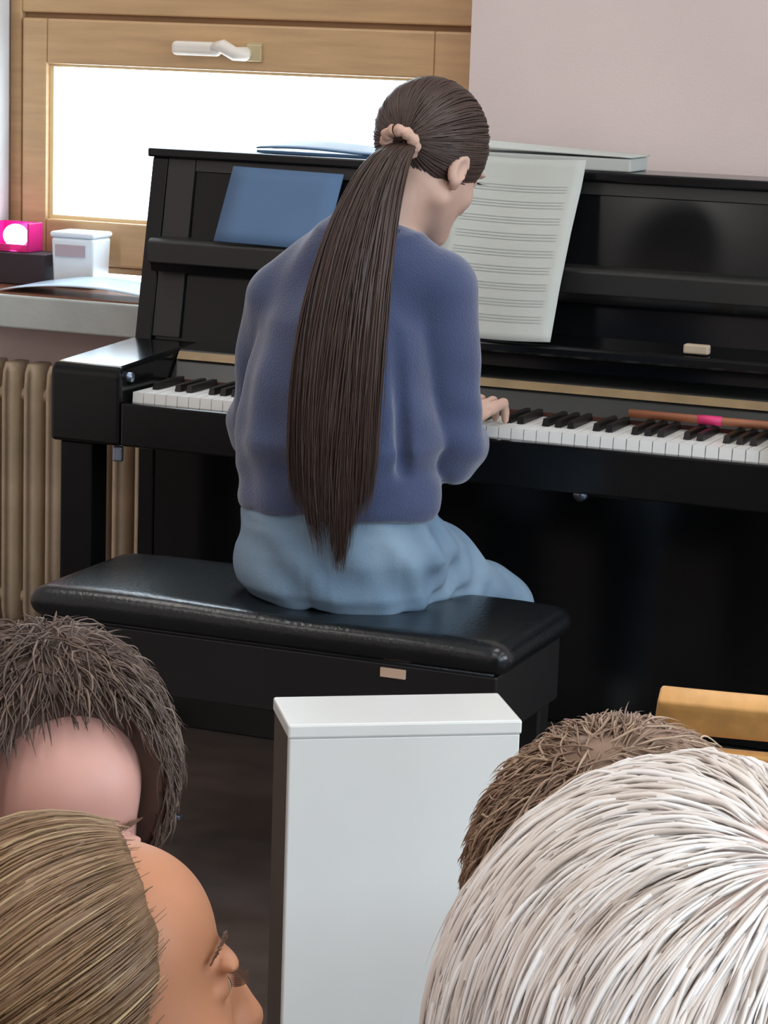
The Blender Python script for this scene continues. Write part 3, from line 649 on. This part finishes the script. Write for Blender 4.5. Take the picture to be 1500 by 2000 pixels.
def hand(v, w, side):
    """curled playing hand: palm, four unequal bent fingers on the keys, thumb from the side of the palm"""
    q = lambda x, y, z: w+np.array([x*side, y, z])
    v.cone(w, q(-0.006, 0.045, 0.020), 0.022, 0.024, 0.012)
    Rp = frame(0.0, math.radians(-12))
    v.ell(q(-0.008, 0.062, 0.020), (0.039, 0.046, 0.015), Rp, 0.012)
    for i, (bx, ln) in enumerate(((-0.036, 0.95), (-0.014, 1.08), (0.008, 1.0), (0.029, 0.78))):
        b = q(bx, 0.098-0.004*abs(i-1), 0.030); m1 = b+np.array([side*(bx+0.008)*0.15, 0.036*ln, 0.004]); m2 = m1+np.array([0, 0.014*ln, -0.022*ln]); tp = m2+np.array([0, 0.003, -0.020*ln])
        tp[2] = max(tp[2], 0.7345+0.0065); m2[2] = max(m2[2], tp[2]+0.006)
        v.chain([b-np.array([0, 0.02, 0.004]), b, m1, m2, tp], [0.0095, 0.0105, 0.0088, 0.0078, 0.0068], 0.004)
    v.chain([q(-0.030, 0.030, 0.012), q(-0.052, 0.060, 0.004), q(-0.058, 0.090, -0.008), q(-0.052, 0.112, -0.018)], [0.013, 0.0105, 0.0092, 0.0075], 0.008)
hand(v, wr_r, 1); hand(v, wr_l, -1)
v.mesh('body', M['skin'], girl, smooth=1)
face_parts(L, HR, HS, girl, M['hair_girl_core'])
# clothes
v = Vol(G+(-0.30, -0.22, 0.12), G+(0.32, 0.46, 0.72), 0.005)
v.loft([(0.155, 0.010, -0.025, 0.166, 0.118), (0.168, 0.010, -0.025, 0.171, 0.121), (0.215, 0.010, -0.025, 0.172, 0.123), (0.238, 0.010, -0.028, 0.166, 0.119), (0.27, 0.010, -0.030, 0.174, 0.128), (0.36, 0.012, -0.030, 0.156, 0.124), (0.46, 0.018, -0.014, 0.142, 0.116), (0.53, 0.030, 0.000, 0.112, 0.092), (0.595, 0.045, 0.006, 0.078, 0.074)], 0.02, G)
v.cone(nk+(-0.01, -0.005, -0.020), g(0.135, 0.012, 0.517), 0.066, 0.066, 0.03); v.cone(nk+(-0.02, -0.005, -0.015), g(-0.095, 0.0, 0.490), 0.068, 0.062, 0.03)
v.chain([sh_r, el_r+(0, 0, -0.004), el_r+(0, 0.01, -0.004)], [0.064, 0.052, 0.052], 0.006); v.cone(el_r+(0, 0.01, -0.004), wr_r+(0.0, -0.04, 0), 0.052, 0.042, 0.012)
v.chain([sh_l, el_l], [0.060, 0.050], 0.006); v.cone(el_l, wr_l+(0, -0.04, 0), 0.052, 0.042, 0.012)
def wrinkle(X, Y, Z):
    a = 0.0045*np.sin((Z*1.0+0.5*X+0.25*Y)*85)*np.exp(-(((X-el_r[0])**2+(Y-el_r[1])**2+(Z-el_r[2]-0.01)**2)/0.085**2))
    b = 0.0035*np.sin((Z-0.4*X)*70)*np.exp(-((Z-G[2]-0.24)/0.07)**2)
    return a+b
X, Y, Z = np.meshgrid(*v.ax, indexing='ij', sparse=True); v.f += wrinkle(X, Y, Z).astype(np.float32)
v.wob(0.0035, 26, 3)
v.cone(g(0.132, -0.098, 0.46), g(0.146, -0.088, 0.24), 0.007, 0.011, 0.014, 's')
# open the hem and the neck
v.ell(g(0.010, -0.025, 0.148), (0.152, 0.104, 0.025), None, 0.006, 's')
sweat = v.mesh('sweatshirt', M['sweat'], girl, smooth=2)
v = Vol(G+(-0.1, -0.12, 0.5), G+(0.20, 0.16, 0.72), 0.004)
ax_ = unit(L(0, -0.02, -0.05)-nk); Rc = np.stack([unit(np.cross([0, 1, 0], ax_)), unit(np.cross(ax_, np.cross([0, 1, 0], ax_))), ax_], 1)
cc_ = nk+ax_*0.014
v.ell(cc_, (0.074, 0.073, 0.030), Rc, 0.006); v.ell(cc_+ax_*0.022, (0.058, 0.058, 0.034), Rc, 0.006, 's')
v.mesh('collar', M['rib'], sweat)
for w_, e_ in ((wr_r, el_r), (wr_l, el_l)):
    d_ = unit(w_-e_); tube('cuff', [w_-d_*0.055, w_-d_*0.035, w_-d_*0.012, w_-d_*0.004], [0.036, 0.037, 0.034, 0.031], M['rib'], sweat, 18)
v = Vol(G+(-0.26, -0.20, -0.46), G+(0.30, 0.52, 0.20), 0.0045)
v.loft([(0.004, 0.005, -0.01, 0.150, 0.110), (0.03, 0.005, -0.01, 0.168, 0.128), (0.085, 0.006, -0.015, 0.172, 0.128), (0.15, 0.01, -0.025, 0.158, 0.112), (0.185, 0.01, -0.025, 0.15, 0.105)], 0.02, G)
for s in (1, -1):
    a, b, c = legs[s]; v.cone(a, b+(0, -0.01, 0), 0.088, 0.064, 0.03); v.cone(b, c+(0, 0, 0.03), 0.064, 0.056, 0.02)
def jw(X, Y, Z):
    hip = np.exp(-((X-G[0]-0.10)**2/0.10**2+(Y-G[1]-0.10)**2/0.12**2))
    x, y, z = X-G[0], Y-G[1], Z-G[2]; back = np.clip((-y-0.02)/0.04, 0, 1)
    ss = lambda e: np.clip(0.5-e/0.006, 0, 1)
    pk = 0
    for cx in (-0.075, 0.095): pk = pk+ss(np.maximum(np.abs(x-cx)-0.052-0.1*(z-0.08), np.abs(z-0.075)-0.055))
    seam = np.exp(-((x-0.010)/0.005)**2)+np.exp(-((z-0.145-0.12*np.abs(x-0.01))/0.005)**2)
    folds = 0.007*np.sin((x*1.1-y*0.9+z*0.8)*75+2.0*np.sin(z*30))*hip+0.0035*np.sin((z*1.0+x*0.6)*62+1.5*np.sin(x*24))
    side = 0.004*np.sin((x*0.5+y*1.0+z*0.8)*70)*np.exp(-((x-0.17)/0.06)**2)
    return folds+side-0.0022*pk*back+0.0028*seam*back
X, Y, Z = np.meshgrid(*v.ax, indexing='ij', sparse=True); v.f += jw(X, Y, Z).astype(np.float32)
jeans = v.mesh('jeans', M['denim'], girl, smooth=2)
for s, fx in ((1, 0.10), (-1, -0.12)):
    v = Vol(g(fx-0.08, 0.12, -0.5), g(fx+0.08, 0.44, -0.36), 0.006)
    v.cone(g(fx, 0.205, -0.44), g(fx+0.02*s, 0.355, -0.462), 0.044, 0.036, 0.02).op(lambda X, Y, Z: 0.003-Z+0*X+0*Y, g(-1, 0, -0.5), g(1, 1, -0.36), 0.003, 'i')
    v.mesh('shoe', M['shoe'], girl)
# hair: cap combed back to the tie, long ponytail
CC = L(0, -0.012, 0.048); CRr = np.array((0.086, 0.108, 0.099))*HS
v = Vol(CC-0.14, CC+0.14, 0.004)
v.ell(CC, CRr, HR, 0.01)
def hl(X, Y, Z):   # hairline plane in head space: keep above
    dx, dy, dz = X-HO[0], Y-HO[1], Z-HO[2]; x, y, z = [(HR[0, i]*dx+HR[1, i]*dy+HR[2, i]*dz)/HS for i in range(3)]
    return (0.024+0.50*np.minimum(y, 0.0)-0.10*np.maximum(y, 0)-z)*0.9*HS
v.op(hl, CC-0.14, CC+0.14, 0.004, 'i')
v.mesh('hair', M['hair_girl_core'], girl, smooth=2)
tieL = np.array((0.034, -0.106, -0.004)); tie = L(*tieL); u1 = unit((tieL*HS-np.array((0, -0.012, 0.048))*HS)/CRr)
N = 900; S = 14; d = unit(rng.normal(size=(N*6, 3))); p = d*CRr/HS+np.array((0, -0.012, 0.048))
ok = p[:, 2] > 0.028+0.50*np.minimum(p[:, 1], 0)-0.10*np.maximum(p[:, 1], 0); d = d[ok][:N]; N = len(d)
t = np.linspace(0, 1, S)[None, :, None]; D = slerp(d[:, None, :], np.broadcast_to(u1, (N, 1, 3)), t*0.97)
P = CC+(D*CRr*(1.004+0.012*rng.random((N, 1, 1))))@HR.T+smooth_noise(N, S, 0.0008, rng)
strands('hair_strands', P, rng.uniform(0.0012, 0.0026, N), CC, M['hair_girl'], girl)
path = np.array([tie, g(0.107, -0.060, 0.742), g(0.090, -0.092, 0.700), g(0.080, -0.130, 0.620), g(0.073, -0.152, 0.545), g(0.068, -0.168, 0.465), g(0.064, -0.173, 0.375), g(0.060, -0.173, 0.265), g(0.063, -0.173, 0.175), g(0.072, -0.174, 0.085)])
path[0] = tie+HR[:, 1]*0.012
pw = np.array([0.020, 0.024, 0.034, 0.052, 0.059, 0.066, 0.070, 0.071, 0.066, 0.040]); pt = np.array([0.020, 0.022, 0.027, 0.029, 0.027, 0.026, 0.025, 0.022, 0.017, 0.010])
tt = np.linspace(0, 1, len(path))
def resamp(A, t): return np.stack([np.interp(t, tt, A[:, i]) for i in range(A.shape[1])], -1)
def smooth_path(A, n=60):
    B = resamp(A, np.linspace(0, 1, n))
    for _ in range(40): B[1:-1] = 0.5*B[1:-1]+0.25*(B[:-2]+B[2:])
    return B
PP = smooth_path(path); PW = smooth_path(pw[:, None])[:, 0]; PT = smooth_path(pt[:, None])[:, 0]
e1 = np.array([math.cos(TH), math.sin(TH), 0.0]); e2 = np.array([-math.sin(TH), math.cos(TH), 0.0]); e1 = unit(np.array([0.96, 0.28, 0])); e2 = np.array([-0.28, 0.96, 0])
nn = 51; seg = 20; V = []; Fc = []
for i in range(nn):
    for j in range(seg):
        th = 2*math.pi*j/seg; q_ = 0.9 if i < 38 else 0.9*(1-(i-37)/14.0)**0.6; V.append(PP[i]+e1*(math.cos(th)*PW[i]*q_+0.012*max(0, i-37)/14)+e2*math.sin(th)*PT[i]*q_)
for i in range(nn-1):
    for j in range(seg): k = (j+1) % seg; Fc.append((i*seg+j, i*seg+k, (i+1)*seg+k, (i+1)*seg+j))
Fc.append(tuple(range((nn-1)*seg, nn*seg)))
pony = mesh('ponytail', V, Fc, M['hair_girl_core'], girl, True)
N = 2600; S = 26; a = rng.uniform(0, 2*math.pi, N); rr = np.sqrt(rng.uniform(0.35, 1.0, N)); lat = np.cos(a)*rr; end = np.clip(0.845+0.13*np.exp(-((lat-0.22)/0.30)**2)+0.09*np.exp(-((lat+0.45)/0.16)**2)+rng.normal(0, 0.022, N), 0.70, 1.0)
T_ = np.linspace(0, 1, S)[None, :]*end[:, None]; ix = T_*(len(PP)-1); i0 = np.clip(ix.astype(int), 0, len(PP)-2); fr_ = (ix-i0)
lerp = lambda A: A[i0]*(1-fr_[..., None] if A.ndim > 1 else 1-fr_)+A[i0+1]*(fr_[..., None] if A.ndim > 1 else fr_)
tw = 0.5*np.sin(T_*4+rng.uniform(0, 6.28, (N, 1)))*0.35
P = lerp(PP)+e1*(np.cos(a[:, None]+tw)*rr[:, None]*lerp(PW)*1.02)[..., None]+e2*(np.sin(a[:, None]+tw)*rr[:, None]*lerp(PT)*1.05)[..., None]
P += smooth_noise(N, S, 0.0022, rng)
strands('ponytail_strands', P, rng.uniform(0.0009, 0.0022, N), (P-lerp(PP))+1e-4, M['hair_girl'], pony, 0.5, 0.8)
# hair tie
tp = []; tn = unit(np.array([0.0, -0.75, -0.55])); ta = unit(np.cross(tn, [1, 0, 0.2])); tb_ = np.cross(tn, ta); tc_ = tie+np.array([0.0, -0.006, -0.004])
pts = [tc_+(ta*math.cos(q)+tb_*math.sin(q))*0.0235 for q in np.linspace(0, 2*math.pi, 33)]
tube('hair_tie', pts, [0.0095+0.0018*math.sin(i*2.1) for i in range(33)], M['scrunchie'], girl, 10, False)

# ============ listeners in the foreground
def seated_body(root, o, yaw, s, shirt, skin, neckback=0.03):
    """clothes and legs below a head at o: neck collar, shoulders, torso, arms, thighs, shins"""
    R = frame(yaw, 0.0); q = lambda x, y, z: np.array(o)+R@(np.array((x, y, z))*s)
    hipz = max(o[2]-0.66*s, 0.13); dz = (hipz-o[2])/s; fl = -o[2]/s
    v = Vol(np.array(o)+(-0.75*s, -0.75*s, -o[2]), np.array(o)+(0.75*s, 0.75*s, -0.08*s), 0.014)
    def capz(p): p = np.array(p); return p
    v.chain([q(0, -0.045, -0.17), q(0, -0.06, -0.32), q(0, -0.05, dz+0.12)], [0.085*s, 0.135*s, 0.13*s], 0.06*s)
    for sx in (-1, 1):
        v.cone(q(0, -0.05, -0.18), q(sx*0.145, -0.05, -0.225), 0.062*s, 0.062*s, 0.03)
        v.chain([q(sx*0.155, -0.05, -0.235), q(sx*0.20, -0.03, max(-0.48, dz+0.13)), q(sx*0.10, 0.17, max(-0.50, dz+0.12))], [0.062*s, 0.05*s, 0.040*s], 0.02)
    up = v.mesh('shirt', shirt, root, smooth=3)
    v = Vol(np.array(o)*[1, 1, 0]+(-0.5*s, -0.5*s, 0.0), np.array(o)*[1, 1, 0]+(0.5*s, 0.5*s, hipz+0.2), 0.014)
    for sx in (-1, 1):   # kneeling: thighs forward, shins folded underneath
        v.chain([q(sx*0.08, -0.06, dz+0.03), q(sx*0.09, 0.15, dz-0.02), q(sx*0.09, 0.13, fl+0.06), q(sx*0.08, -0.12, fl+0.05)], [0.085*s, 0.06*s, 0.05*s, 0.04*s], 0.03)
    v.mesh('trousers', M['trouser'], root, smooth=3)
def skin_head(root, o, R, s, m, h=0.003, name='body'):
    v = Vol(np.array(o)-0.21*s, np.array(o)+0.17*s, h); L = add_head(v, o, R, s)
    v.cone(L(0, -0.022, -0.04), np.array(o)+R@np.array((0, -0.045, 0))*s+np.array((0, 0, -0.18*s)), 0.054*s, 0.056*s, 0.03*s)
    v.mesh(name, m, root, smooth=1); return L

def hair_cap(root, L, R, s, o, rad, keep, m, h=0.004, wob=0.0):
    C = L(0, -0.014, 0.048); rr = np.array(rad)*s; v = Vol(C-0.17*s, C+0.17*s, h); v.ell(C, rr, R, 0.01)
    if wob: v.wob(wob, 60, 5)
    o = np.array(o)
    def fn(X, Y, Z):
        dx, dy, dz = X-o[0], Y-o[1], Z-o[2]; x, y, z = [(R[0, i]*dx+R[1, i]*dy+R[2, i]*dz)/s for i in range(3)]
        return -keep(x, y, z)*s+0*X+0*Y+0*Z
    v.op(fn, C-0.17*s, C+0.17*s, 0.004, 'i')
    v.mesh('hair', m, root, smooth=2); return C, rr
def _keepend(P, C, R, s, keep, tol):
    q = (P[:, -1]-C)@R/s+np.array((0, -0.014, 0.048)); return P[keep(q[:, 0], q[:, 1], q[:, 2]) > -tol]
def comb(C, rr, R, s, keep, N, S, target=None, away=None, ang=0.5, lift=(0.0, 0.02), wander=0.002, r=rng, stop=0.96, facing=None, tol=0.02, soft=0.0, down=None, dw=0.0, jit=0.0):
    """centre lines over the cap: towards a target direction, or away from a whorl"""
    d = unit(r.normal(size=(N*8, 3))); p = (d*rr/s)+np.array((0, -0.014, 0.048))
    ok = keep(p[:, 0], p[:, 1], p[:, 2]) > -soft*r.random(len(p))**2
    if facing is not None: ok &= ((d*rr)@R.T)@facing > -0.03
    d = d[ok][:N]; n = len(d); t = np.linspace(0, 1, S)[None, :, None]
    if target is not None: D = slerp(d[:, None, :], np.broadcast_to(unit(target), (n, 1, 3)), t*stop)
    else:
        w = unit(away); step = (ang*r.uniform(0.6, 1.3, (n, 1)))/(S-1); cur = d.copy(); seq = [cur]; jv = r.normal(size=d.shape)*jit
        for _ in range(S-1):
            g_ = cur*(cur@w)[:, None]-w+jv                      # away from the whorl
            g_ = unit(g_-cur*(g_*cur).sum(1, keepdims=True)+1e-9)
            if down is not None:
                q_ = np.broadcast_to(unit(down), cur.shape); q_ = q_-cur*(q_*cur).sum(1, keepdims=True)
                far = np.clip((1-(cur@w))/0.55, 0, 1)[:, None]
                g_ = unit(g_*(1-dw*far)+q_*dw*far)
            cur = unit(cur+g_*step); seq.append(cur)
        D = np.stack(seq, 1)
    lf = 0.999+0.004*np.minimum(1, t*4)+lift[0]*r.random((n, 1, 1))*np.minimum(1, t*4)+lift[1]*r.random((n, 1, 1))*t**1.5
    return _keepend(C+(D*rr*lf)@R.T+smooth_noise(n, S, wander, r), C, R, s, keep, tol)

toCam = lambda p: unit(np.array((0, 0, CAMH))-np.array(p))

# --- silver-haired listener, nearest at right
o = np.array((-0.236, 0.942, 0.957)); yaw = math.radians(-4); R = frame(yaw, math.radians(12)); s = 1.18
p1 = tag(empty('person', (o[0], o[1], 0)), 'silver haired person seen from behind, nearest at lower right', 'person')
L = skin_head(p1, o, R, s, M['scalp']); face_parts(L, R, s, p1, M['brow'])
keep = lambda x, y, z: np.minimum(z-(-0.055+1.05*np.maximum(y+0.01, 0)+0.35*np.maximum(y, -0.2)*(y > 0)), 0.12-y)
C, rr = hair_cap(p1, L, R, s, o, (0.089, 0.108, 0.098), keep, M['scalp'])
# whorl direction: towards upper right as the camera sees the head
wh = unit(toCam(C)*0.62+cr*0.36+cu*0.60); whl = R.T@wh; whl = unit(whl/ (rr/rr.mean()))
P = comb(C, rr, R, s, keep, 11000, 12, away=whl, ang=0.60, lift=(0.022, 0.012), wander=0.0012, down=R.T@(-cu-0.15*cr), dw=0.92)
strands('hair_strands', P, rng.uniform(0.0006, 0.0017, len(P)), C, M['hair_grey'], p1)
seated_body(p1, o, yaw, 1.0, M['shirt_sand'], M['scalp'])

# --- brown-haired listener behind the silver head
o = np.array((-0.442, 1.535, 0.822)); yaw = math.radians(10); R = frame(yaw, math.radians(8)); s = 1.0
p2 = tag(empty('person', (o[0], o[1], 0)), 'person with short tousled brown hair in front of the silver haired person', 'person')
L = skin_head(p2, o, R, s, M['skin']); face_parts(L, R, s, p2, M['brow'])
keep2 = lambda x, y, z: np.minimum(z-(-0.07+1.1*np.maximum(y+0.02, 0)), 0.12-y)
C, rr = hair_cap(p2, L, R, s, o, (0.092, 0.110, 0.103), keep2, M['hair_brown_core'], wob=0.004)
P = comb(C, rr, R, s, keep2, 8000, 9, away=np.array((0.1, -0.5, 0.85)), ang=0.36, lift=(0.02, 0.06), wander=0.002, jit=0.16)
strands('hair_strands', P, rng.uniform(0.0005, 0.0013, len(P)), C, M['hair_brown'], p2)
seated_body(p2, o, yaw, 0.8, M['shirt_teal'], M['skin'])

# --- frizzy dark-haired listener at left, bare forehead towards us
o = np.array((-0.985, 1.715, 0.771)); yaw = math.radians(133); R = frame(yaw, math.radians(17)); s = 1.0
p3 = tag(empty('person', (o[0], o[1], 0)), 'person with frizzy dark brown hair around a bare pink forehead, at left', 'person')
L = skin_head(p3, o, R, s, M['skin_pink']); face_parts(L, R, s, p3, M['brow'])
keep3 = lambda x, y, z: np.minimum(np.maximum(z-(0.151-10.0*x*x), 0.036+1.3*np.maximum(np.abs(x)-0.058, 0)-y), z+0.09)
C, rr = hair_cap(p3, L, R, s, o, (0.104, 0.112, 0.112), keep3, M['hair_dark_core'], wob=0.004)
P = comb(C, rr, R, s, keep3, 8000, 9, away=np.array((0.0, -0.2, 0.95)), ang=0.36, lift=(0.03, 0.08), wander=0.0028, tol=0.020, jit=0.16)
strands('hair_strands', P, rng.uniform(0.0005, 0.0014, len(P)), C, M['hair_dark'], p3)
seated_body(p3, o, yaw, 0.74, M['shirt_grey'], M['skin_pink'])

# --- dark-blond listener in profile, lower left
o = np.array((-0.777, 1.413, 0.744)); yaw = math.radians(45); R = frame(yaw, math.radians(-8)); s = 1.03
p4 = tag(empty('person', (o[0], o[1], 0)), 'person with swept back dark blond hair in profile facing right, lower left', 'person')
L = skin_head(p4, o, R, s, M['skin_tan'], 0.0025); face_parts(L, R, s, p4, M['brow'])
keep4 = lambda x, y, z: np.minimum(0.036+0.05*np.maximum(z-0.065, 0)+0.50*np.minimum(z-0.06, 0)*(z > 0.0)-0.03*(z <= 0.0)+0.0015*np.sin(z*95)+0.0012*np.sin(z*230+1)-y, z-(0.022+1.1*np.minimum(y+0.03, 0)))
C, rr = hair_cap(p4, L, R, s, o, (0.088, 0.110, 0.100), keep4, M['hair_blond_core'])
P = comb(C, rr, R, s, keep4, 7000, 14, target=np.array((0.05, -0.92, -0.42)), lift=(0.02, 0.02), wander=0.0015, tol=0.2, soft=0.012)
strands('hair_strands', P, rng.uniform(0.0006, 0.0019, len(P)), C, M['hair_blond'], p4, 0.5, 0.2)
v = Vol(L(0, -0.135, -0.01)-0.08, L(0, -0.135, -0.01)+0.08, 0.004).ell(L(0, -0.130, -0.010), (0.045, 0.038, 0.045), R); v.wob(0.004, 70, 9); v.mesh('hair_bun', M['hair_blond_core'], p4)
seated_body(p4, o, yaw, 0.8, M['shirt_navy'], M['skin_tan'])
